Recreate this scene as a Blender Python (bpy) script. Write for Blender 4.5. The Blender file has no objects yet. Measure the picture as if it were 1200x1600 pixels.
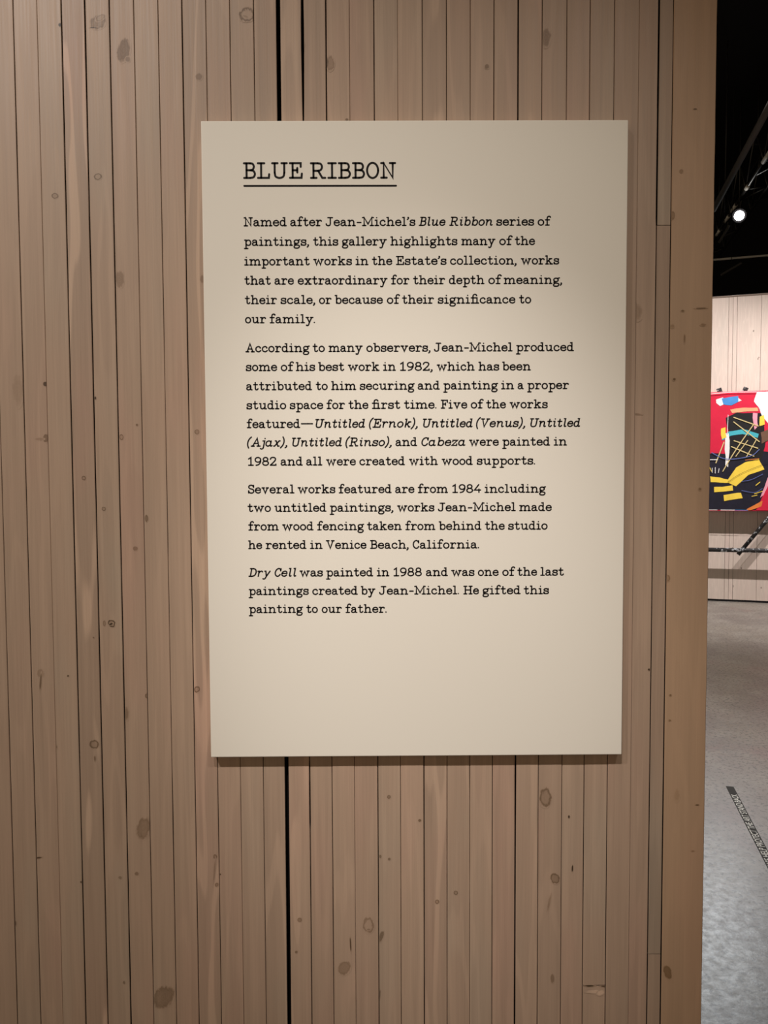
import bpy, bmesh, math, random
from mathutils import Vector, Matrix, noise

# ------------------------------------------------------------------ camera, world, lights, exposure
S = bpy.context.scene
C = S.collection
EYE = 1.6
cam_data = bpy.data.cameras.new('camera')
cam_data.sensor_fit = 'VERTICAL'
cam_data.sensor_height = 36.0
cam_data.lens = 36.0 * 1202.0 / 1600.0
cam_data.clip_start = 0.02
cam = bpy.data.objects.new('camera', cam_data)
C.objects.link(cam)
PITCH, YAW, ROLL = (math.radians(a) for a in (-2.7944, 0.312, -0.2735))
fw = Vector((math.sin(YAW) * math.cos(PITCH), math.cos(YAW) * math.cos(PITCH), math.sin(PITCH)))
r0 = Vector((math.cos(YAW), -math.sin(YAW), 0))
u0 = r0.cross(fw)
rt = r0 * math.cos(ROLL) + u0 * math.sin(ROLL)
up = u0 * math.cos(ROLL) - r0 * math.sin(ROLL)
cam.matrix_world = Matrix(((rt.x, up.x, -fw.x, 0), (rt.y, up.y, -fw.y, 0), (rt.z, up.z, -fw.z, EYE), (0, 0, 0, 1)))
S.camera = cam

S.view_settings.view_transform = 'Standard'
S.view_settings.look = 'None'
S.view_settings.gamma = 1
S.view_settings.exposure = 0.0
S.view_settings.use_curve_mapping = False

world = bpy.data.worlds.new('world')
S.world = world
world.use_nodes = True
bg = world.node_tree.nodes['Background']
bg.inputs[0].default_value = (1.0, 0.80, 0.58, 1)
bg.inputs[1].default_value = 0.50

# the hall's own axes: turned clockwise from the sign's partition wall
HALL = math.radians(18)
N = Vector((math.sin(HALL), math.cos(HALL), 0))
R = Vector((math.cos(HALL), -math.sin(HALL), 0))
def G(s, d, z):
    return R * s + N * d + Vector((0, 0, z))

def spot(name, loc, target, power, color, angle, blend, radius):
    l = bpy.data.lights.new(name, 'SPOT')
    l.energy = power; l.color = color
    l.spot_size = math.radians(angle); l.spot_blend = blend; l.shadow_soft_size = radius
    o = bpy.data.objects.new(name, l); C.objects.link(o)
    o.location = loc
    o.rotation_euler = (Vector(target) - Vector(loc)).to_track_quat('-Z', 'Y').to_euler()
    return o

WARM = (1.0, 0.90, 0.78)
spot('sign_key_lamp', (-0.42, -1.0, 4.05), (0.113, 1.13, 1.29), 275, (1.0, 0.975, 0.97), 16.8, 1.0, 0.025)
spot('sign_side_lamp', (-1.62, -1.05, 4.05), (-0.72, 1.13, 1.98), 300, (1.0, 0.975, 0.95), 40.3, 1.0, 0.03)
spot('sign_side_lamp', (0.95, -1.0, 4.05), (0.12, 1.13, 1.62), 118, (1.0, 0.965, 0.92), 22.5, 1.0, 0.05)
spot('painting_lamp', G(0.6, 7.5, 6.3), G(0.8, 10.36, 0.3), 1330, (1.0, 0.93, 0.90), 60, 0.8, 0.05)
spot('painting_lamp', G(2.6, 7.5, 6.3), G(2.5, 10.36, 0.3), 1050, (1.0, 0.93, 0.90), 60, 0.8, 0.05)
spot('unseen_hall_spot', (4.45, 10.1, 4.95), (1.08, 2.5, 0), 330, (0.92, 0.97, 1.0), 34, 1.0, 0.10)
spot('unseen_hall_spot', (3.4, 4.2, 5.4), (2.5, 5.0, 0), 720, (1.0, 0.95, 0.87), 70, 1.0, 0.12)  # added unseen downlight, brightens the floor and its tape

# ------------------------------------------------------------------ materials
def lin(r, g, b):
    f = lambda c: (c / 255 / 12.92) if c / 255 <= 0.04045 else ((c / 255 + 0.055) / 1.055) ** 2.4
    return (f(r), f(g), f(b), 1)

class NT:
    def __init__(self, name):
        self.m = bpy.data.materials.new(name); self.m.use_nodes = True
        self.t = self.m.node_tree
        self.b = self.t.nodes['Principled BSDF']
    def n(self, kind, **kw):
        x = self.t.nodes.new(kind)
        for k, v in kw.items(): setattr(x, k, v)
        return x
    def set(self, sock, v):
        if hasattr(v, 'is_output') or isinstance(v, bpy.types.NodeSocket): self.t.links.new(v, sock)
        else: sock.default_value = v
    def math(self, op, a, b=None, c=None, clamp=False):
        x = self.n('ShaderNodeMath', operation=op, use_clamp=clamp)
        for i, v in enumerate((a, b, c)):
            if v is not None: self.set(x.inputs[i], v)
        return x.outputs[0]
    def attr(self, name):
        return self.n('ShaderNodeAttribute', attribute_name=name).outputs['Fac']
    def xyz(self, x, y, z):
        c = self.n('ShaderNodeCombineXYZ')
        for i, v in enumerate((x, y, z)): self.set(c.inputs[i], v)
        return c.outputs[0]
    def noise(self, vec, scale=1.0, detail=3.0, rough=0.55):
        x = self.n('ShaderNodeTexNoise')
        self.set(x.inputs['Vector'], vec)
        x.inputs['Scale'].default_value = scale; x.inputs['Detail'].default_value = detail; x.inputs['Roughness'].default_value = rough
        return x.outputs['Fac']
    def remap(self, v, a, b, c=0.0, d=1.0, smooth=True):
        x = self.n('ShaderNodeMapRange', interpolation_type='SMOOTHSTEP' if smooth else 'LINEAR')
        self.set(x.inputs['Value'], v)
        for k, q in zip(('From Min', 'From Max', 'To Min', 'To Max'), (a, b, c, d)): x.inputs[k].default_value = q
        return x.outputs['Result']
    def mix(self, fac, a, b, mode='MIX'):
        x = self.n('ShaderNodeMix', data_type='RGBA', blend_type=mode)
        self.set(x.inputs['Factor'], fac); self.set(x.inputs['A'], a) if False else None
        ins = [s for s in x.inputs if s.type == 'RGBA']
        self.set(ins[0], a); self.set(ins[1], b)
        return [s for s in x.outputs if s.type == 'RGBA'][0]
    def bump(self, h, strength, dist):
        x = self.n('ShaderNodeBump')
        x.inputs['Strength'].default_value = strength; x.inputs['Distance'].default_value = dist
        self.set(x.inputs['Height'], h)
        self.t.links.new(x.outputs[0], self.b.inputs['Normal'])
    def coords(self):
        g = self.n('ShaderNodeTexCoord')
        s = self.n('ShaderNodeSeparateXYZ'); self.t.links.new(g.outputs['Object'], s.inputs[0])
        return g.outputs['Object'], s.outputs[0], s.outputs[1], s.outputs[2]

def flat(name, col, rough=0.6, metal=0.0, spec=0.5, vary=0.0):
    k = NT(name)
    if vary:
        p, x, y, z = k.coords()
        f = k.noise(p, 14, 4)
        k.set(k.b.inputs['Base Color'], k.mix(f, tuple(c * (1 - vary) for c in col[:3]) + (1,), tuple(min(1, c * (1 + vary)) for c in col[:3]) + (1,)))
    else:
        k.b.inputs['Base Color'].default_value = col
    k.b.inputs['Roughness'].default_value = rough
    k.b.inputs['Metallic'].default_value = metal
    k.b.inputs['Specular IOR Level'].default_value = spec
    return k.m

def make_wood(name, base, pink, grey, contrast=1.0, rough=0.5):
    """stained pine: per-board tint, slow blotches, fine vertical fibre, cathedral grain, knots carried as radial attributes"""
    k = NT(name)
    p, x, y, z = k.coords()
    tint, hue, cath, seed = (k.attr(a) for a in ('tint', 'hue', 'cath', 'seed'))
    kr, ks, kg = (k.attr(a) for a in ('knot', 'knot_fill', 'knot_ring'))
    sv = k.math('MULTIPLY', seed, 17.0)
    blotch = k.noise(k.xyz(k.math('MULTIPLY', x, 9.0), sv, k.math('MULTIPLY', z, 2.6)), 1, 3)
    hz = k.math('ADD', k.remap(blotch, 0.3, 0.7, -0.35, 0.35), k.math('MULTIPLY', hue, 0.6))
    col = k.mix(k.remap(hz, 0.0, 0.8), base, pink)
    col = k.mix(k.remap(hz, 0.0, -0.8), col, grey)
    # fibres
    fib = k.noise(k.xyz(k.math('MULTIPLY', x, 420.0), sv, k.math('MULTIPLY', z, 7.0)), 1, 4, 0.6)
    fib2 = k.noise(k.xyz(k.math('MULTIPLY', x, 110.0), sv, k.math('MULTIPLY', z, 2.2)), 1, 3, 0.5)
    val = k.math('ADD', k.remap(fib, 0.25, 0.75, -0.06 * contrast, 0.06 * contrast, False), k.remap(fib2, 0.25, 0.75, -0.07 * contrast, 0.07 * contrast, False))
    # cathedral figure: contour lines of a stretched field
    fld = k.noise(k.xyz(k.math('MULTIPLY', x, 36.0), sv, k.math('MULTIPLY', z, 3.0)), 1, 1.0, 0.4)
    con = k.math('PINGPONG', k.math('MULTIPLY', fld, 3.2), 0.5)
    con = k.remap(con, 0.30, 0.42)
    val = k.math('ADD', val, k.math('MULTIPLY', k.math('SUBTRACT', con, 0.3), k.math('MULTIPLY', cath, 0.22)))
    val = k.math('ADD', val, tint)
    # knots
    kn = k.noise(k.xyz(k.math('MULTIPLY', x, 260.0), sv, k.math('MULTIPLY', z, 130.0)), 1, 3, 0.6)
    kr = k.math('ADD', kr, k.math('MULTIPLY', k.math('MULTIPLY', k.math('SUBTRACT', kn, 0.5), 0.7), k.remap(kr, 0.0, 0.15)))
    body = k.remap(kr, 0.04, 0.5)
    ring = k.math('MULTIPLY', k.remap(kr, 0.05, 0.28), k.remap(kr, 0.52, 0.28))
    rw = k.math('SINE', k.math('MULTIPLY', kr, 26.0))
    fill = k.math('MULTIPLY', k.math('MULTIPLY', body, ks), k.math('ADD', 0.92, k.math('MULTIPLY', rw, 0.08)))
    dark = k.math('ADD', fill, k.math('MULTIPLY', ring, k.math('MULTIPLY', kg, 1.0)))
    dark = k.math('MINIMUM', dark, 0.96)
    v = k.math('MULTIPLY', k.math('ADD', 1.0, val), k.math('SUBTRACT', 1.0, dark))
    hs = k.n('ShaderNodeHueSaturation')
    k.set(hs.inputs['Color'], col); k.set(hs.inputs['Value'], v)
    k.set(hs.inputs['Saturation'], k.math('ADD', 1.0, k.math('MULTIPLY', k.math('MAXIMUM', dark, 0.0), 0.35)))
    k.t.links.new(hs.outputs[0], k.b.inputs['Base Color'])
    k.set(k.b.inputs['Roughness'], k.remap(fib, 0.2, 0.8, rough - 0.06, rough + 0.1))
    k.b.inputs['Specular IOR Level'].default_value = 0.35
    k.bump(k.math('ADD', k.math('MULTIPLY', fib, 0.6), k.math('MULTIPLY', fib2, 0.6)), 0.22, 0.0012)
    return k.m

WOOD = make_wood('stained_pine', (0.385, 0.262, 0.182, 1), (0.415, 0.258, 0.184, 1), (0.360, 0.268, 0.192, 1))
WOOD_TRIM = make_wood('stained_pine_trim', (0.405, 0.258, 0.158, 1), (0.425, 0.256, 0.160, 1), (0.39, 0.264, 0.166, 1), 0.6)
WOOD_FAR = make_wood('pale_pine', (0.61, 0.515, 0.45, 1), (0.64, 0.51, 0.455, 1), (0.57, 0.50, 0.44, 1), 0.35)  # paler board tones for the far wall
FELT_GAP_SHADE = flat('black_backing_gap_shade', (0.010, 0.008, 0.007, 1), 0.95, spec=0.1)  # wall backing; also paints the gap shade on plank sides
BOARD = NT('cream_board')
_p, _x, _y, _z = BOARD.coords()
BOARD.set(BOARD.b.inputs['Base Color'], BOARD.mix(BOARD.noise(_p, 3, 2), (0.750, 0.680, 0.578, 1), (0.770, 0.696, 0.590, 1)))
BOARD.b.inputs['Roughness'].default_value = 0.62
BOARD.b.inputs['Specular IOR Level'].default_value = 0.25
BOARD = BOARD.m
INK = flat('black_vinyl', (0.012, 0.009, 0.008, 1), 0.6, spec=0.12)
BLACK = flat('black_paint', (0.012, 0.011, 0.0115, 1), 0.9, spec=0.1)
STEEL = flat('dark_steel', (0.035, 0.032, 0.028, 1), 0.42, 0.6)
DUCT = flat('grey_duct', (0.055, 0.050, 0.045, 1), 0.9, spec=0.2)
GALV = flat('galvanised_pipe', (0.55, 0.52, 0.46, 1), 0.6, 0.1)
TAPE = flat('dark_grey_tape', (0.040, 0.038, 0.036, 1), 0.7, spec=0.25, vary=0.15)
TAPE_INK = flat('white_tape_ink', (0.86, 0.85, 0.82, 1), 0.7, spec=0.2, vary=0.1)

def concrete():
    k = NT('polished_concrete')
    p, x, y, z = k.coords()
    big = k.noise(p, 0.9, 4, 0.6)
    mid = k.noise(p, 3.2, 5, 0.65)
    fine = k.noise(p, 60, 4, 0.7)
    specks = k.noise(p, 48, 5, 0.75)
    col = k.mix(k.remap(big, 0.35, 0.65), (0.215, 0.195, 0.165, 1), (0.165, 0.148, 0.135, 1))
    col = k.mix(k.remap(mid, 0.42, 0.68), col, (0.25, 0.232, 0.205, 1))
    st = k.noise(k.xyz(k.math('ADD', x, 7.3), y, 3.1), 1.5, 3)
    col = k.mix(k.math('MULTIPLY', k.remap(st, 0.56, 0.72), 0.45), col, (0.21, 0.125, 0.115, 1))
    col = k.mix(k.math('MULTIPLY', k.remap(specks, 0.53, 0.585), 0.9), col, (0.055, 0.052, 0.05, 1))
    col = k.mix(k.math('MULTIPLY', k.remap(fine, 0.58, 0.8), 0.4), col, (0.36, 0.35, 0.33, 1))
    k.set(k.b.inputs['Base Color'], col)
    k.set(k.b.inputs['Roughness'], k.remap(k.noise(p, 26, 4, 0.7), 0.3, 0.75, 0.30, 0.38))
    k.b.inputs['Specular IOR Level'].default_value = 0.5
    k.bump(k.math('ADD', k.math('MULTIPLY', specks, -0.6), k.math('MULTIPLY', fine, 0.4)), 0.25, 0.002)
    return k.m
CONCRETE = concrete()

PAINT = {n: flat('paint_' + n, c, 0.45, vary=v) for n, c, v in (
    ('red', (0.62, 0.012, 0.050, 1), .12), ('navy', (0.009, 0.009, 0.022, 1), .6), ('black', (0.010, 0.009, 0.011, 1), .2),
    ('white', (0.80, 0.80, 0.80, 1), .06), ('blue', (0.06, 0.26, 0.62, 1), .3), ('peach', (0.80, 0.38, 0.20, 1), .15),
    ('pink', (0.80, 0.33, 0.42, 1), .15), ('teal', (0.06, 0.42, 0.50, 1), .15), ('yellow', (0.86, 0.62, 0.07, 1), .15),
    ('brown', (0.15, 0.08, 0.05, 1), .2), ('orange', (0.70, 0.20, 0.04, 1), .25), ('ochre', (0.62, 0.50, 0.24, 1), .15),
    ('paleblue', (0.10, 0.14, 0.38, 1), .2))}
POLE = NT('spattered_black_pole')
_p, _x, _y, _z = POLE.coords()
_c = POLE.mix(POLE.remap(POLE.noise(_p, 26, 4), 0.54, 0.60), (0.014, 0.013, 0.014, 1), (0.42, 0.45, 0.48, 1))
POLE.set(POLE.b.inputs['Base Color'], _c); POLE.b.inputs['Roughness'].default_value = 0.6
POLE = POLE.m
LENS = NT('lit_lens')
LENS.b.inputs['Emission Color'].default_value = (1, 0.98, 0.95, 1)
LENS.b.inputs['Emission Strength'].default_value = 40
LENS = LENS.m

# ------------------------------------------------------------------ object helpers
def link(name, bm, mats, parent=None):
    me = bpy.data.meshes.new(name)
    bm.normal_update(); bm.to_mesh(me); bm.free()
    for m in (mats if isinstance(mats, (list, tuple)) else [mats]): me.materials.append(m)
    o = bpy.data.objects.new(name, me); C.objects.link(o)
    if parent: o.parent = parent
    return o

def structure(o):
    o['kind'] = 'structure'; return o

def thing(name, label, cat, loc=(0, 0, 0), rz=0.0, group=None):
    o = bpy.data.objects.new(name, None); C.objects.link(o)
    o.empty_display_size = 0.1
    o.location = loc; o.rotation_euler = (0, 0, rz)
    o['label'] = label; o['category'] = cat
    if group: o['group'] = group
    return o

def box(bm, lo, hi, mat=0, bevel=0.0):
    m = Matrix.Translation([(a + b) / 2 for a, b in zip(lo, hi)]) @ Matrix.Diagonal([b - a for a, b in zip(lo, hi)] + [1])
    g = bmesh.ops.create_cube(bm, size=1, matrix=m)
    fs = {f for v in g['verts'] for f in v.link_faces}
    for f in fs: f.material_index = mat
    if bevel:
        es = {e for v in g['verts'] for e in v.link_edges}
        bmesh.ops.bevel(bm, geom=list(es), offset=bevel, segments=2, affect='EDGES', profile=0.5)
    return bm

def tube(bm, a, b, r, seg=12, r2=None, mat=0):
    a, b = Vector(a), Vector(b)
    q = (b - a).to_track_quat('Z', 'Y').to_matrix().to_4x4()
    g = bmesh.ops.create_cone(bm, cap_ends=True, segments=seg, radius1=r, radius2=r if r2 is None else r2, depth=(b - a).length,
                              matrix=Matrix.Translation((a + b) / 2) @ q)
    for v in g['verts']:
        for f in v.link_faces:
            f.material_index = mat; f.smooth = len(f.verts) == 4
    return bm

def ribbon(bm, pts, hw, y, mat=0, caps=True, seg=6):
    """a stroke of constant width in the x/z plane at depth y, mitred joins, round ends"""
    pts = [Vector(p) for p in pts]
    q = [pts[0]]
    for p in pts[1:]:
        if (p - q[-1]).length > hw * 0.05: q.append(p)
    if len(q) < 2:
        return
    L, Rr = [], []
    for i, p in enumerate(q):
        d0 = (p - q[i - 1]).normalized() if i else None
        d1 = (q[i + 1] - p).normalized() if i < len(q) - 1 else None
        if d0 is None: d0 = d1
        if d1 is None: d1 = d0
        n0, n1 = Vector((-d0.y, d0.x)), Vector((-d1.y, d1.x))
        n = n0 + n1
        if n.length < 0.2: n = n0
        n.normalize()
        k = hw / max(0.45, n.dot(n0))
        L.append(p + n * k); Rr.append(p - n * k)
    def v(p): return bm.verts.new((p.x, y, p.y))
    lv, rv = [v(p) for p in L], [v(p) for p in Rr]
    for i in range(len(q) - 1):
        f = bm.faces.new((lv[i], rv[i], rv[i + 1], lv[i + 1])); f.material_index = mat
    if caps:
        for p, d, a, b in ((q[0], q[0] - q[1], lv[0], rv[0]), (q[-1], q[-1] - q[-2], rv[-1], lv[-1])):
            d = d.normalized(); n = Vector((-d.y, d.x))
            # half disc from the a side to the b side through d
            va = Vector((a.co.x, a.co.z)) - p
            sgn = 1 if va.dot(n) > 0 else -1
            ring = [a]
            for j in range(1, seg):
                t = math.pi * j / seg
                ring.append(v(p + n * (sgn * math.cos(t) * hw) + d * (math.sin(t) * hw)))
            ring.append(b)
            f = bm.faces.new(ring); f.material_index = mat

def disc(bm, c, r, y, mat=0, seg=14):
    f = bm.faces.new([bm.verts.new((c[0] + r * math.cos(2 * math.pi * i / seg), y, c[1] + r * math.sin(2 * math.pi * i / seg))) for i in range(seg)])
    f.material_index = mat

def face_front(bm):
    """make flat marks look out of the wall (towards -y)"""
    bm.normal_update()
    bmesh.ops.reverse_faces(bm, faces=[f for f in bm.faces if f.normal.y > 0])

# ------------------------------------------------------------------ setting: the sign's plank wall
WY = 1.13
TOP = 3.76
rnd = random.Random(11)
# (x of the joint, width at the top of the picture, width at its foot) in metres / millimetres
JOINTS = [(-0.5529, 0.3, 0.8), (-0.5177, 1.0, 0.9), (-0.4838, 0.28, 0.15), (-0.4493, 1.3, 1.4), (-0.4160, 1.7, 1.2), (-0.3811, 1.3, 1.5),
 (-0.3465, 0.45, 0.6), (-0.3120, 0.6, 0.7), (-0.2780, 1.4, 0.9), (-0.2441, 0.6, 0.8), (-0.2101, 0.7, 0.3), (-0.1760, 0.8, 0.7),
 (-0.1412, 6.0, 5.9), (-0.1068, 2.6, 1.2), (-0.0733, 1.9, 0.7), (-0.0398, 0.45, 0.4), (-0.0048, 1.1, 1.2), (0.0290, 0.3, 0.6),
 (0.0641, 0.9, 1.5), (0.0987, 0.75, 0.9), (0.1328, 0.8, 0.6), (0.1667, 1.1, 0.8), (0.2012, 1.9, 1.9), (0.2355, 0.8, 1.0),
 (0.2709, 0.8, 0.7), (0.3042, 0.7, 0.9), (0.3390, 0.5, 0.9), (0.3742, 0.22, 0.3), (0.4027, 2.4, 0.9), (0.4232, 0.6, 1.3)]
x = -0.5529; left = []
while x > -2.4:
    x -= 0.0345 + rnd.uniform(-0.0004, 0.0004)
    left.append((x, rnd.choice((0.4, 0.8, 1.2, 1.6)), rnd.choice((0.4, 0.8, 1.2))))
JOINTS = left[::-1] + JOINTS
NJ0 = len(left)

def gap(j, z):
    x, a, b = JOINTS[j]
    t = min(1, max(0, (2.28 - z) / 1.5))
    g = a + (b - a) * t
    if j == NJ0 + 13:            # wedge-shaped joint right of the wide gap
        g = 4.4 if z > 2.20 else (1.0 + 3.0 * max(0, (z - 2.08) / 0.12) if z > 2.08 else (2.0 if 1.08 < z < 1.17 else 1.2))
    if j == NJ0 + 28:
        g = 2.4 if z > 1.958 else 1.2
    n = noise.noise(Vector((j * 3.7, z * 5.0, 0.3))) + 0.6 * noise.noise(Vector((j * 1.3, z * 23.0, 9.1)))
    if g < 5: g *= max(0.12, 1 + 0.75 * n) if g < 0.7 else 1 + 0.28 * n
    return g * 0.0005          # half width in metres

def plank_layers(bm):
    return {k: bm.verts.layers.float.new(k) for k in ('tint', 'hue', 'cath', 'seed', 'knot', 'knot_fill', 'knot_ring')}

def zrows(lo, hi, f0, f1, fine, coarse):
    z, out = lo, []
    while z < hi - 1e-6:
        out.append(z); z += fine if f0 <= z < f1 else coarse
    out.append(hi); return out

def plank(bm, ly, xl, xr, rows, y0, depth, vals, mat=0, chamfer=0.0007, edge=1):
    """xl, xr: functions of z. Open-backed board: side, chamfer, face, chamfer, side"""
    prev = None
    for z in rows:
        a, b = xl(z), xr(z)
        prof = [(a, y0 + depth), (a, y0 + chamfer), (a + chamfer, y0), ((a + b) / 2, y0), (b - chamfer, y0), (b, y0 + chamfer), (b, y0 + depth)]
        row = []
        for px, py in prof:
            v = bm.verts.new((px, py, z))
            for k, q in vals.items(): v[ly[k]] = q
            row.append(v)
        if prev:
            for i in range(len(row) - 1):
                bm.faces.new((prev[i], prev[i + 1], row[i + 1], row[i])).material_index = edge if i in (0, len(row) - 2) else mat  # board sides go black: shade inside the gaps put into the colour
        else:
            bm.faces.new(row).material_index = mat
        prev = row
    bm.faces.new(prev[::-1]).material_index = mat

TINTS = {NJ0 + i: v for i, v in {
    # tint, hue, cathedral figure for the boards in view
    -1: (0.02, 0.1, 0.2), 0: (0.0, -0.1, 0.2), 1: (0.03, 0.05, 0.25), 2: (0.04, -0.15, 0.15), 3: (0.03, 0.2, 1.5), 4: (0.02, -0.3, 0.35), 5: (0.03, 0.25, 0.2),
    6: (0.06, -0.1, 0.15), 7: (0.05, 0.15, 0.2), 8: (0.02, 0.3, 1.0), 9: (0.0, 0.1, 0.3), 10: (-0.02, -0.2, 0.2), 11: (-0.03, -0.05, 0.6),
    12: (0.04, 0.2, 0.7), 13: (-0.04, 0.1, 0.2), 14: (0.02, 0.15, 0.3), 15: (-0.02, 0.1, 0.2), 16: (0.02, -0.1, 0.2), 17: (0.04, 0.0, 0.2),
    18: (-0.02, 0.2, 0.9), 19: (0.0, -0.2, 0.4), 20: (0.02, -0.1, 0.3), 21: (-0.03, 0.3, 0.3), 22: (0.03, 0.15, 0.5), 23: (-0.04, 0.1, 0.3),
    24: (-0.01, 0.1, 0.2), 25: (0.03, 0.05, 0.2), 26: (-0.03, 0.2, 0.2), 27: (-0.03, 0.15, 0.25), 28: (-0.08, -0.2, 0.3)}.items()}

bm = bmesh.new(); ly = plank_layers(bm)
ROWS = zrows(0, TOP, 0.65, 2.4, 0.012, 0.12)
BOARDS = []
for j in range(len(JOINTS) - 1):
    t, h, c = TINTS.get(j, (rnd.uniform(-0.04, 0.05), rnd.uniform(-0.3, 0.3), rnd.choice((0.2, 0.3, 0.9))))
    vals = dict(tint=t, hue=h, cath=c, seed=rnd.random() * 3 + j)
    XL = lambda z, j=j: JOINTS[j][0] + gap(j, z)
    XR = lambda z, j=j: JOINTS[j + 1][0] - gap(j + 1, z)
    y0 = WY + rnd.uniform(-0.0004, 0.0004)
    cuts = []
    if j == NJ0 + 28: cuts = [0.8715, 1.9583]
    if j == NJ0 + 25: cuts = [0.8232]
    spans, lo = [], 0.0
    for q in cuts + [TOP]:
        spans.append((lo, q)); lo = q
    for i, (a, b) in enumerate(spans):
        g = 0.0011 if j == NJ0 + 25 else 0.0005
        a2, b2 = a + (g if i else 0), b - (g if i < len(spans) - 1 else 0)
        v2 = dict(vals)
        if i: v2['tint'] += 0.03 * (-1) ** i; v2['seed'] += 5 * i; v2['hue'] -= 0.25 * i
        rr = [a2] + [z for z in ROWS if a2 + 0.004 < z < b2 - 0.004] + [b2]
        plank(bm, ly, XL, XR, rr, y0, 0.014, v2)
    BOARDS.append((j, XL, XR, y0, vals))
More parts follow.
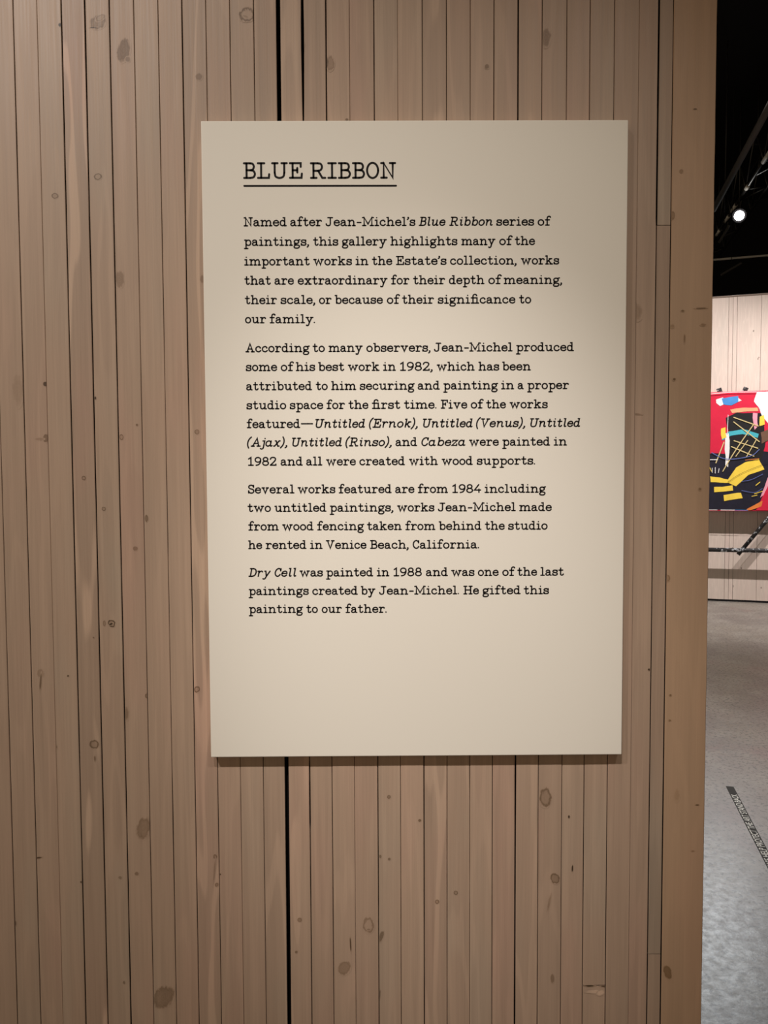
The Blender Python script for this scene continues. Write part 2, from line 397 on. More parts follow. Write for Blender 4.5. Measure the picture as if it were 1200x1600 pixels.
KNOTS = [
(-0.4515,2.2412,0.00235,0.00282,0,1,0),
(-0.3977,2.2447,0.01034,0.00846,0.5,0.35,0.3),
(-0.3940,2.2508,0.00658,0.00376,0.5,0.2,0.3),
(-0.4043,2.2376,0.00564,0.00094,0.1,0.9,0),
(-0.3622,2.2056,0.00846,0.01504,-0.25,0.5,0.2),
(-0.3561,2.1931,0.00376,0.00376,0,0.45,0),
(-0.4027,2.0294,0.00517,0.00423,0,0.12,0.55),
(-0.4648,2.0025,0.00423,0.00376,0,0.2,0.5),
(-0.2552,2.1689,0.00470,0.00470,0,0.4,0.1),
(-0.3746,1.8841,0.00611,0.01128,0,0.35,0.1),
(-0.5251,1.7173,0.00658,0.00564,-0.4,0.1,0.5),
(-0.5258,1.7247,0.00846,0.02068,0,0.15,0),
(-0.4856,1.7338,0.00329,0.00329,0.4,0.85,0.2),
(-0.4868,1.6549,0.00376,0.00564,0,0.5,0.2),
(-0.4961,1.6540,0.00658,0.00188,0,0.25,0),
(-0.3539,1.6739,0.00188,0.00188,0,0.6,0),
(-0.3767,1.6563,0.00282,0.00376,0,0.2,0.55),
(-0.4331,1.5968,0.00263,0.00282,0,0.2,0.6),
(-0.4051,1.5516,0.00263,0.00282,0,0.2,0.6),
(-0.4136,1.7131,0.00150,0.00235,0,0.95,0),
(-0.2664,1.6633,0.00329,0.00329,0,0.3,0.4),
(-0.2553,1.8837,0.00282,0.00564,0,0.4,0),
(-0.3970,1.3821,0.00517,0.00517,0,0.3,0.7),
(-0.3981,1.3811,0.00329,0.00150,0.5,0.95,0),
(-0.4080,1.3821,0.00188,0.00376,0,0.3,0.3),
(-0.4273,1.2006,0.00611,0.00611,0,0.2,0.5),
(-0.5043,1.3081,0.00470,0.00564,0,0.25,0.1),
(-0.5042,1.2947,0.00150,0.01316,-0.1,0.6,0),
(-0.3599,1.4930,0.00301,0.00301,0,0.4,0.2),
(-0.4631,1.3040,0.00150,0.00150,0,0.85,0),
(-0.3469,1.2735,0.00301,0.00301,0,0.45,0.5),
(-0.3778,1.2467,0.00282,0.00940,0,0.4,0),
(-0.2727,1.2826,0.00423,0.00423,0,0.25,0.6),
(-0.3426,1.5372,0.00235,0.00470,0,0.5,0.3),
(-0.4264,1.1793,0.00141,0.00470,0,0.5,0),
(-0.4835,1.1971,0.00150,0.00282,0,0.5,0),
(-0.4245,1.3612,0.00132,0.00132,0,0.5,0),
(-0.3566,1.0725,0.00940,0.01598,-0.3,0.32,0.2),
(-0.3676,1.0028,0.00282,0.00282,0,0.45,0.1),
(-0.3931,0.9971,0.00282,0.00235,0,0.4,0),
(-0.3904,0.8343,0.00188,0.00282,0,0.5,0),
(-0.3318,0.8108,0.01316,0.01786,-0.75,0.38,0.2),
(-0.5146,1.0285,0.00564,0.00150,0.1,0.8,0),
(-0.4514,0.9907,0.00150,0.00150,0,0.8,0),
(-0.5519,0.9272,0.00169,0.00376,0,0.5,0),
(-0.1855,2.2549,0.01034,0.00893,0,0.06,0.55),
(-0.1874,2.2523,0.00470,0.00150,-0.4,0.3,0),
(-0.0676,2.1873,0.00564,0.00940,0,0.3,0.2),
(-0.1067,2.2132,0.00282,0.00376,0,0.7,0.3),
(-0.0722,2.1882,0.00188,0.00846,0,0.9,0),
(-0.0444,2.1086,0.00235,0.00188,0,0.6,0.2),
(0.1567,2.1824,0.00320,0.00320,0,0.5,0.1),
(0.2408,2.2224,0.00658,0.01222,-0.1,0.42,0.1),
(0.4555,2.1219,0.00282,0.00094,0,0.8,0),
(0.0115,1.1177,0.00263,0.00263,0,0.4,0.4),
(0.0574,1.0815,0.00207,0.00207,0,0.6,0.3),
(0.0114,1.0225,0.00207,0.00207,0,0.55,0.1),
(-0.0021,1.0266,0.00169,0.00235,0,0.5,0.2),
(0.0835,0.9558,0.00282,0.00282,0,0.3,0.6),
(-0.1242,0.9297,0.00301,0.00301,0,0.4,0.3),
(-0.1296,0.8800,0.00188,0.00188,0,0.5,0.2),
(-0.0203,0.9209,0.00752,0.01128,0,0.06,0.35),
(-0.0203,0.9139,0.00282,0.00150,0,0.4,0),
(-0.0011,0.9028,0.00329,0.00846,-0.3,0.55,0.1),
(-0.0476,0.8913,0.00103,0.01222,0.05,0.8,0),
(-0.0572,0.8544,0.00846,0.01034,-0.4,0.3,0.2),
(-0.0041,0.8109,0.00132,0.00846,-0.1,0.8,0),
(-0.2500,1.0285,0.00263,0.00282,0,0.35,0.4),
(-0.2481,0.9851,0.00263,0.00282,0,0.4,0.4),
(-0.2428,1.0009,0.00141,0.00141,0,0.9,0),
(-0.2513,1.0068,0.00094,0.01692,-0.1,0.3,0),
(0.2457,1.1151,0.00846,0.01363,0,0.25,0.4),
(0.2615,0.9904,0.00658,0.00752,0.4,0.3,0.4),
(0.2817,1.0854,0.00150,0.00263,0,0.98,0),
(0.2874,1.0056,0.00122,0.00564,-0.05,0.98,0),
(0.1115,0.9694,0.00282,0.00282,0,0.25,0.6),
(0.2582,0.8350,0.00282,0.00658,0,0.4,0.1),
(0.2527,0.9534,0.00188,0.01316,-0.2,0.3,0),
(0.4329,0.8445,0.00564,0.01034,0.3,0.5,0.2),
(0.4739,1.1026,0.00282,0.00085,0,0.9,0),
(0.4684,1.0319,0.00282,0.00094,0,0.45,0),
(0.4431,1.1176,0.00376,0.00940,0,0.15,0),
(0.3744,1.8339,0.00846,0.01128,0,0.25,0),
(0.4253,1.9719,0.00282,0.00564,0,0.4,0.3),
(0.4369,2.0345,0.00244,0.00244,0,0.4,0.2),
(0.4686,1.8390,0.00846,0.00094,0.03,0.75,0),
(0.4718,1.8151,0.00376,0.00188,0,0.4,0.1),
(0.4416,1.8355,0.00244,0.00150,0,0.6,0),
(0.4450,1.7958,0.00113,0.00658,0,0.5,0),
(0.4308,1.7366,0.00244,0.00207,0.4,0.7,0),
(0.4270,1.8134,0.00282,0.00282,0,0.3,0),
(0.4707,1.5765,0.00226,0.00226,0,0.5,0),
(0.4248,1.4451,0.00329,0.00470,0,0.3,0.3),
(0.3994,1.3082,0.00150,0.00169,0,0.98,0),
(0.4314,1.2698,0.00188,0.00150,0,0.6,0),
(0.4310,1.2317,0.00188,0.00132,0,0.5,0),
(0.3780,1.6865,0.00658,0.00113,-0.1,0.4,0),
(0.3381,0.8220,0.00752,0.00150,-0.1,0.8,0),
(0.3147,0.8232,0.00846,0.00141,0,0.9,0),
(0.3226,0.8141,0.01316,0.00282,0,-0.35,0),
(0.3313,0.8120,0.00564,0.00376,0.4,-0.4,0),
]
def add_knots(bm, ly, knots, find):
    for n_, (kx, kz, rx, rz, tilt, fill, ringk) in enumerate(knots):
        hit = find(kx, kz)
        if hit is None: continue
        XL, XR, y0, vals = hit
        ct, st = math.cos(tilt), math.sin(tilt)
        rings = []
        for i, rad in enumerate((0.0, 0.35, 0.6, 0.8, 1.0, 1.3)):
            row = []
            for a in range(1 if i == 0 else 18):
                th = 2 * math.pi * a / 18
                w = 1 + 0.10 * noise.noise(Vector((kx * 90 + math.cos(th), kz * 90 + math.sin(th), 2.0)))
                ex, ez = rad * rx * math.cos(th) * w, rad * rz * math.sin(th) * w
                px, pz = kx + ex * ct - ez * st, kz + ex * st + ez * ct
                px = min(max(px, XL(pz) + 0.0006), XR(pz) - 0.0006)
                v = bm.verts.new((px, y0 - 0.00012 - n_ * 4e-6, pz))
                for k in ('tint', 'hue', 'cath', 'seed'): v[ly[k]] = vals[k]
                v[ly['knot']] = max(0.0, 1 - rad / 1.3)
                v[ly['knot_fill']] = fill; v[ly['knot_ring']] = ringk
                row.append(v)
            rings.append(row)
        for i in range(1, len(rings)):
            for a in range(18):
                b = (a + 1) % 18
                q = [rings[i - 1][0], rings[i][b], rings[i][a]] if i == 1 else [rings[i - 1][a], rings[i - 1][b], rings[i][b], rings[i][a]]
                f = bm.faces.new(q)
                f.normal_update()
                if f.normal.y > 0: f.normal_flip()
def find_board(kx, kz):
    for j, XL, XR, y0, vals in BOARDS:
        if JOINTS[j][0] <= kx < JOINTS[j + 1][0]: return XL, XR, y0, vals
    return None
add_knots(bm, ly, KNOTS, find_board)
xlw = JOINTS[0][0]
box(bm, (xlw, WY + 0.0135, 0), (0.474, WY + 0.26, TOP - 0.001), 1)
structure(link('wall_front', bm, [WOOD, FELT_GAP_SHADE]))

# the wide corner board that ends the partition, and its return
bm = bmesh.new(); ly = plank_layers(bm)
v_trim = dict(tint=0.02, hue=0.05, cath=0.15, seed=3.3)
XL = lambda z: JOINTS[-1][0] + gap(len(JOINTS) - 1, z)
XR = lambda z: 0.4853 + 0.00035 * noise.noise(Vector((1.0, z * 19.0, 0)))
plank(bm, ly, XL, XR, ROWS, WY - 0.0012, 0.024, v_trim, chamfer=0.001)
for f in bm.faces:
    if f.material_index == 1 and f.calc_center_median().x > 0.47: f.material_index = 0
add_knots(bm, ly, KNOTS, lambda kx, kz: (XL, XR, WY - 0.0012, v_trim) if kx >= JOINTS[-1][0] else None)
structure(link('trim_1', bm, [WOOD_TRIM, FELT_GAP_SHADE]))
bm = bmesh.new(); ly = plank_layers(bm)
for i in range(4):
    a = WY + 0.0235 + i * 0.06
    g = bmesh.ops.create_cube(bm, size=1, matrix=Matrix.Translation((0.4795, a + 0.0295, TOP / 2)) @ Matrix.Diagonal((0.011, 0.059, TOP, 1)))
    for v in g['verts']: v[ly['tint']] = rnd.uniform(-.04, .04); v[ly['seed']] = i; v[ly['hue']] = rnd.uniform(-.2, .2); v[ly['cath']] = 0.3
structure(link('trim_2', bm, [WOOD_TRIM]))

# ------------------------------------------------------------------ setting: the hall beyond
bm = bmesh.new(); box(bm, (-8, -7, -0.1), (15, 22, 0))
structure(link('floor', bm, [CONCRETE]))
bm = bmesh.new(); box(bm, (-8, -7, 7.0), (15, 22, 7.1))
structure(link('ceiling', bm, [BLACK]))

hall_rot = -HALL
def hall(o, s, d, z=0.0):
    o.location = G(s, d, z); o.rotation_euler = (0, 0, hall_rot); return o

FD = 10.362
bm = bmesh.new(); ly = plank_layers(bm)
edges = [1.188, 1.235, 1.502]
e = 1.502
while e < 6.5: e += rnd.choice((0.29, 0.30, 0.055, 0.31)); edges.append(e)
e = 1.188; edges.insert(0, 1.140); e = 1.14
while e > -2.5: e -= rnd.choice((0.29, 0.30, 0.05, 0.31)); edges.insert(0, e)
FZ = 3.765
fr = zrows(0.026, FZ - 0.02, 0.0, 3.7, 0.1, 0.2)
far_boards = []
for i in range(len(edges) - 1):
    a, b = edges[i], edges[i + 1]
    vals = dict(tint=rnd.uniform(-0.03, 0.03), hue=rnd.uniform(-.2, .25), cath=0.3, seed=i * 1.7)
    XA = lambda z, a=a, i=i: a + 0.0012 + 0.0007 * noise.noise(Vector((i * 3.1, z * 3, 0)))
    XB = lambda z, b=b, i=i: b - 0.0012 + 0.0007 * noise.noise(Vector((i * 3.1 + 3.1, z * 3, 0)))
    plank(bm, ly, XA, XB, fr, 0.0, 0.02, vals, chamfer=0.002)
    far_boards.append((a, b, XA, XB, vals))
fk = [(rnd.uniform(0.8, 2.2), rnd.uniform(0.1, 3.7), 0.007, rnd.uniform(0.006, 0.02), 0, 0.6, 0.2) for _ in range(26)]
def find_far(kx, kz):
    for a, b, XA, XB, vals in far_boards:
        if a <= kx < b: return XA, XB, -0.0002, vals
add_knots(bm, ly, fk, find_far)
box(bm, (edges[0], 0.0195, 0.0), (edges[-1], 0.22, FZ - 0.021), 1)
hall(structure(link('wall_back', bm, [WOOD_FAR, FELT_GAP_SHADE])), 0, FD)
bm = bmesh.new(); box(bm, (edges[0], -0.004, FZ - 0.02), (edges[-1], 0.22, FZ), 0, 0.003)
hall(structure(link('trim_3', bm, [flat('cap_rail', (0.20, 0.145, 0.11, 1), 0.5, vary=.1)])), 0, FD)
bm = bmesh.new(); box(bm, (edges[0], 0.004, 0.0), (edges[-1], 0.02, 0.0255), 0)
hall(structure(link('baseboard_back', bm, [BLACK])), 0, FD)
bm = bmesh.new(); box(bm, (-8, 0, 0), (15, 0.1, 7.0))
hall(structure(link('wall_far', bm, [BLACK])), 0, 17)
bm = bmesh.new(); box(bm, (0, -14, 0), (0.1, 8, 7.0))
hall(structure(link('wall_right', bm, [BLACK])), 9.0, 9)

# ------------------------------------------------------------------ the sign: stroke letterforms (units: a tenth of a 1/1079 m)
def sp(*p): return ('S', p)
def ln(*p): return ('P', p)
def dt(x, y, r=10.5): return ('D', (x, y, r))
def el(cx, cy, rx, ry):
    return ('S', tuple((cx + rx * math.cos(t), cy + ry * math.sin(t)) for t in [2 * math.pi * i / 24 for i in range(25)]))
ARCH = lambda a, b: [sp((a, 52), (a + 10, 66), (a + 26, 77), (a + 40, 79), (b - 9, 74), (b, 56)), ln((b, 56), (b, 0))]
BOWL_R = sp((18, 56), (32, 73), (52, 79), (72, 70), (83, 40), (73, 9), (52, 0), (32, 5), (18, 22))
BOWL_L = sp((66, 56), (52, 74), (34, 79), (12, 68), (4, 40), (12, 11), (34, 0), (52, 5), (66, 22))
COMMA = lambda x, y: [dt(x, y + 4, 10.5), sp((x + 6, y + 4), (x + 6, y - 8), (x - 1, y - 20), (x - 9, y - 27))]
GL = {
 'a': [sp((8, 62), (20, 76), (38, 79), (55, 72), (61, 54)), ln((61, 54), (61, 16)), sp((61, 16), (64, 4), (80, 0)), sp((61, 45), (40, 46), (18, 40), (5, 22), (12, 5), (30, 0), (48, 6), (61, 22))],
 'b': [ln((0, 120), (18, 120), (18, 2)), BOWL_R],
 'c': [sp((68, 62), (56, 75), (40, 79), (14, 67), (4, 40), (14, 11), (40, 0), (58, 4), (73, 18)), dt(66, 57, 11)],
 'd': [BOWL_L, ln((46, 120), (66, 120), (66, 0), (86, 0))],
 'e': [ln((5, 43), (75, 43)), sp((75, 43), (70, 64), (56, 76), (40, 79), (14, 67), (4, 40), (14, 11), (40, 0), (60, 4), (75, 18))],
 'f': [sp((24, 0), (24, 60), (24, 100), (30, 122), (45, 131), (58, 130), (68, 120)), dt(66, 118, 11), ln((0, 79), (54, 79)), ln((2, 0), (50, 0))],
 'g': [el(36, 53, 31, 26), sp((58, 70), (66, 78), (84, 83)), sp((22, 31), (11, 24), (9, 12), (24, 5), (52, 2), (72, -6), (76, -22), (62, -40), (38, -44), (12, -40), (2, -25), (8, -10), (22, 3))],
 'h': [ln((0, 120), (18, 120), (18, 0)), ln((0, 0), (36, 0)), *ARCH(18, 80), ln((63, 0), (99, 0))],
 'i': [ln((3, 79), (24, 79), (24, 0)), ln((0, 0), (48, 0)), dt(22, 117, 11)],
 'j': [ln((8, 79), (30, 79), (30, -18)), sp((30, -18), (25, -38), (8, -45), (-6, -38)), dt(-4, -36, 10), dt(29, 117, 11)],
 'k': [ln((0, 120), (18, 120), (18, 0)), ln((0, 0), (36, 0)), ln((18, 30), (68, 79)), ln((50, 79), (86, 79)), ln((40, 51), (80, 0)), ln((60, 0), (97, 0))],
 'l': [ln((3, 120), (24, 120), (24, 0)), ln((0, 0), (48, 0))],
 'm': [ln((0, 79), (18, 79), (18, 0)), ln((0, 0), (34, 0)), *ARCH(18, 76), ln((60, 0), (92, 0)), *ARCH(76, 134), ln((118, 0), (152, 0))],
 'n': [ln((0, 79), (18, 79), (18, 0)), ln((0, 0), (36, 0)), *ARCH(18, 80), ln((63, 0), (99, 0))],
 'o': [el(40, 39.5, 36, 40)],
 'p': [ln((0, 79), (18, 79), (18, -48)), ln((-3, -48), (42, -48)), BOWL_R],
 'r': [ln((0, 79), (20, 79), (20, 0)), ln((0, 0), (48, 0)), sp((20, 46), (30, 66), (46, 78), (60, 79), (72, 70)), dt(70, 67, 11)],
 's': [sp((65, 60), (56, 74), (36, 79), (14, 74), (7, 60), (16, 47), (38, 41), (60, 35), (69, 20), (60, 5), (38, 0), (14, 5), (5, 20)), ln((66, 56), (66, 77)), ln((5, 2), (5, 24))],
 't': [ln((24, 112), (24, 24)), sp((24, 24), (28, 6), (42, 0), (54, 4), (63, 16)), ln((0, 79), (54, 79))],
 'u': [ln((0, 79), (18, 79), (18, 30)), sp((18, 30), (22, 10), (40, 0), (60, 8), (78, 28)), ln((58, 79), (78, 79), (78, 0), (97, 0))],
 'v': [ln((14, 79), (45, 0), (77, 79)), ln((0, 79), (32, 79)), ln((60, 79), (92, 79))],
 'w': [ln((14, 79), (39, 0), (67, 74), (95, 0), (120, 79)), ln((0, 79), (32, 79)), ln((103, 79), (135, 79))],
 'x': [ln((14, 79), (70, 0)), ln((70, 79), (12, 0)), ln((0, 79), (31, 79)), ln((54, 79), (86, 79)), ln((-2, 0), (28, 0)), ln((55, 0), (87, 0))],
 'y': [ln((14, 79), (46, 4)), sp((79, 79), (46, 4), (36, -28), (24, -43), (6, -42)), dt(5, -37, 10.5), ln((0, 79), (32, 79)), ln((62, 79), (95, 79))],
 'z': [ln((6, 58), (6, 79), (66, 79), (6, 0), (68, 0), (68, 22))],
 '.': [dt(8, 3, 11.5)],
 ',': COMMA(12, 0),
 '’': COMMA(12, 116),
 '-': [ln((2, 46), (52, 46))],
 '—': [ln((0, 56), (160, 56))],
 '(': [sp((34, 140), (14, 112), (3, 76), (2, 40), (10, 4), (26, -28))],
 ')': [sp((2, 140), (18, 112), (28, 76), (28, 40), (18, 4), (-2, -28))],
 'ﬁ': [sp((24, 0), (24, 60), (24, 100), (30, 122), (46, 132), (62, 130), (74, 118)), dt(74, 114, 11), ln((0, 79), (80, 79), (80, 0)), ln((2, 0), (46, 0)), ln((60, 0), (102, 0))],
 'A': [ln((18, 0), (58, 122), (98, 0)), ln((32, 42), (84, 42)), ln((0, 0), (38, 0)), ln((78, 0), (117, 0))],
 'B': [ln((20, 0), (20, 120)), ln((0, 120), (50, 120)), sp((50, 120), (70, 115), (80, 92), (70, 68), (50, 63)), ln((20, 63), (50, 63)), sp((50, 63), (76, 57), (88, 32), (76, 6), (50, 0)), ln((0, 0), (50, 0))],
 'C': [sp((77, 92), (66, 112), (44, 121), (16, 102), (4, 60), (16, 18), (44, -1), (66, 7), (80, 28)), ln((78, 84), (78, 118))],
 'D': [ln((20, 0), (20, 120)), ln((0, 120), (44, 120)), sp((44, 120), (80, 106), (95, 60), (80, 14), (44, 0)), ln((0, 0), (44, 0))],
 'E': [ln((22, 0), (22, 120)), ln((0, 120), (88, 120), (88, 90)), ln((22, 62), (60, 62)), ln((60, 44), (60, 80)), ln((0, 0), (94, 0), (97, 34))],
 'F': [ln((22, 0), (22, 120)), ln((0, 120), (88, 120), (88, 90)), ln((22, 62), (60, 62)), ln((60, 44), (60, 80)), ln((0, 0), (46, 0))],
 'H': [ln((22, 0), (22, 120)), ln((103, 0), (103, 120)), ln((22, 62), (103, 62)), ln((0, 0), (44, 0)), ln((81, 0), (125, 0)), ln((0, 120), (44, 120)), ln((81, 120), (125, 120))],
 'I': [ln((30, 0), (30, 120)), ln((0, 0), (60, 0)), ln((0, 120), (60, 120))],
 'J': [ln((62, 120), (62, 34)), sp((62, 34), (56, 9), (34, 0), (12, 6), (4, 26)), dt(5, 20, 11), ln((28, 120), (92, 120))],
 'L': [ln((26, 0), (26, 120)), ln((0, 120), (52, 120)), ln((0, 0), (88, 0), (91, 30))],
 'M': [ln((22, 0), (22, 120), (76, 22), (130, 120), (130, 0)), ln((0, 0), (44, 0)), ln((108, 0), (152, 0)), ln((0, 120), (22, 120)), ln((130, 120), (152, 120))],
 'N': [ln((20, 0), (20, 120), (92, 0), (92, 120)), ln((0, 0), (44, 0)), ln((0, 120), (20, 120)), ln((70, 120), (112, 120))],
 'O': [el(46, 60, 44, 62)],
 'R': [ln((20, 0), (20, 120)), ln((0, 120), (54, 120)), sp((54, 120), (78, 114), (88, 90), (78, 65), (54, 58)), ln((20, 58), (54, 58)), ln((58, 58), (90, 0), (114, 0)), ln((0, 0), (44, 0))],
 'S': [sp((74, 94), (62, 114), (40, 121), (14, 112), (6, 92), (18, 72), (42, 63), (68, 52), (78, 30), (66, 6), (40, -1), (14, 8), (5, 30)), ln((75, 88), (75, 118)), ln((4, 2), (4, 34))],
 'U': [ln((20, 120), (20, 42)), sp((20, 42), (28, 11), (59, -1), (90, 11), (98, 42)), ln((98, 42), (98, 120)), ln((0, 120), (44, 120)), ln((76, 120), (119, 120))],
 'V': [ln((18, 120), (58, 0), (98, 120)), ln((0, 120), (40, 120)), ln((78, 120), (117, 120))],
 '1': [ln((0, 98), (27, 120), (27, 0)), ln((0, 0), (54, 0))],
 '2': [sp((4, 92), (14, 113), (36, 121), (60, 111), (66, 88), (50, 56), (4, 0)), ln((4, 0), (70, 0), (70, 16))],
 '4': [ln((56, 0), (56, 50)), ln((54, 120), (2, 36), (76, 36))],
 '8': [el(37, 91, 27, 29), el(37, 31, 34, 32)],
 '9': [el(38, 84, 33, 36), sp((71, 84), (67, 46), (46, 10), (16, -1))],
}
# sloped companions: one-storey a, feet that flick to the right
EXIT = lambda x: sp((x, 22), (x + 3, 6), (x + 12, 0), (x + 24, 6))
GI = dict(GL)
GI.update({
 'a': [BOWL_L, ln((66, 79), (66, 22)), EXIT(66)],
 'd': [BOWL_L, ln((48, 120), (66, 120), (66, 22)), EXIT(66)],
 'i': [ln((0, 79), (16, 79), (16, 22)), EXIT(16), dt(16, 117, 11)],
 'l': [ln((-2, 120), (16, 120), (16, 22)), EXIT(16)],
 'n': [ln((0, 79), (16, 79), (16, 0)), sp((16, 46), (28, 66), (44, 77), (56, 79), (70, 72), (74, 54)), ln((74, 54), (74, 22)), EXIT(74)],
 'u': [ln((0, 79), (16, 79), (16, 30)), sp((16, 30), (20, 9), (36, 0), (54, 8), (72, 28)), ln((72, 79), (72, 22)), EXIT(72)],
 'r': [ln((0, 79), (18, 79), (18, 0)), sp((18, 46), (28, 66), (44, 78), (58, 79), (70, 70)), dt(68, 68, 10)],
 'k': [ln((0, 120), (16, 120), (16, 0)), ln((16, 30), (66, 79)), ln((50, 79), (80, 79)), ln((36, 49), (62, 6)), sp((62, 6), (70, 0), (80, 4))],
 'x': [ln((10, 79), (22, 79), (56, 0), (74, 0)), ln((74, 79), (62, 79), (14, 0), (2, 0))],
 'y': [ln((0, 79), (16, 79), (34, 6)), sp((78, 79), (40, 4), (26, -30), (12, -44), (-6, -42)), dt(-7, -37, 10)],
 'b': [ln((0, 120), (16, 120), (16, 2)), BOWL_R],
})

def crv(p, n=5):
    """Catmull-Rom through p"""
    p = [Vector(q) for q in p]
    closed = (p[0] - p[-1]).length < 1e-4
    P = [p[-2] if closed else p[0] * 2 - p[1]] + p + [p[1] if closed else p[-1] * 2 - p[-2]]
    out = [p[0]]
    for i in range(1, len(P) - 2):
        a, b, c, d = P[i - 1], P[i], P[i + 1], P[i + 2]
        for k in range(1, n + 1):
            t = k / n
            out.append(0.5 * (2 * b + (c - a) * t + (2 * a - 5 * b + 4 * c - d) * t * t + (3 * b - a - 3 * c + d) * t ** 3))
    return out

def word(bm, s, x0, x1, zb, h, w, italic, y):
    """lay the word's ink from x0 to x1 on baseline zb; h = metres per glyph unit, w = stroke width in metres"""
    s = s.replace('fi', 'ﬁ') if not italic else s
    T = GI if italic else GL
    sh = 0.19 if italic else 0.0
    hw = w / 2
    items, pen = [], 0.0
    for i, ch in enumerate(s):
        st = T[ch]
        xs = []
        for kind, d in st:
            if kind == 'D': xs += [d[0] - d[2] + 9, d[0] + d[2] - 9]
            else: xs += [q[0] for q in d]
        lo, hi = min(xs), max(xs)
        if ch == 'f': hi = 58
        if ch in 'gy': hi -= 5
        if ch == 'j': lo = 6
        kern = {'’': -4, ',': -6, '.': -2, '-': 6, '—': 4}.get(ch, 0)
        if italic and ch == ',': kern = 8
        pen += kern
        items.append((st, pen - lo))
        pen += (hi - lo) + 18 + (7 if h < 2e-4 * 0.7 else 7)
    # actual ink extent
    ext = []
    for st, off in items:
        for kind, d in st:
            if kind == 'D': ext += [off + d[0] + sh * d[1] - d[2], off + d[0] + sh * d[1] + d[2]]
            else:
                for q in d: ext += [off + q[0] + sh * q[1] - 9, off + q[0] + sh * q[1] + 9]
    a, b = min(ext), max(ext)
    kx = (x1 - x0) / ((b - a))
    tx = lambda q, off: Vector((x0 + (off + q[0] + sh * q[1] - a) * kx, zb + q[1] * h))
    for st, off in items:
        for kind, d in st:
            if kind == 'D':
                c = tx(d, off); disc(bm, c, d[2] * h, y)
            else:
                pts = crv([Vector(q) for q in d]) if kind == 'S' else d
                ribbon(bm, [tx(q, off) for q in pts], hw, y)

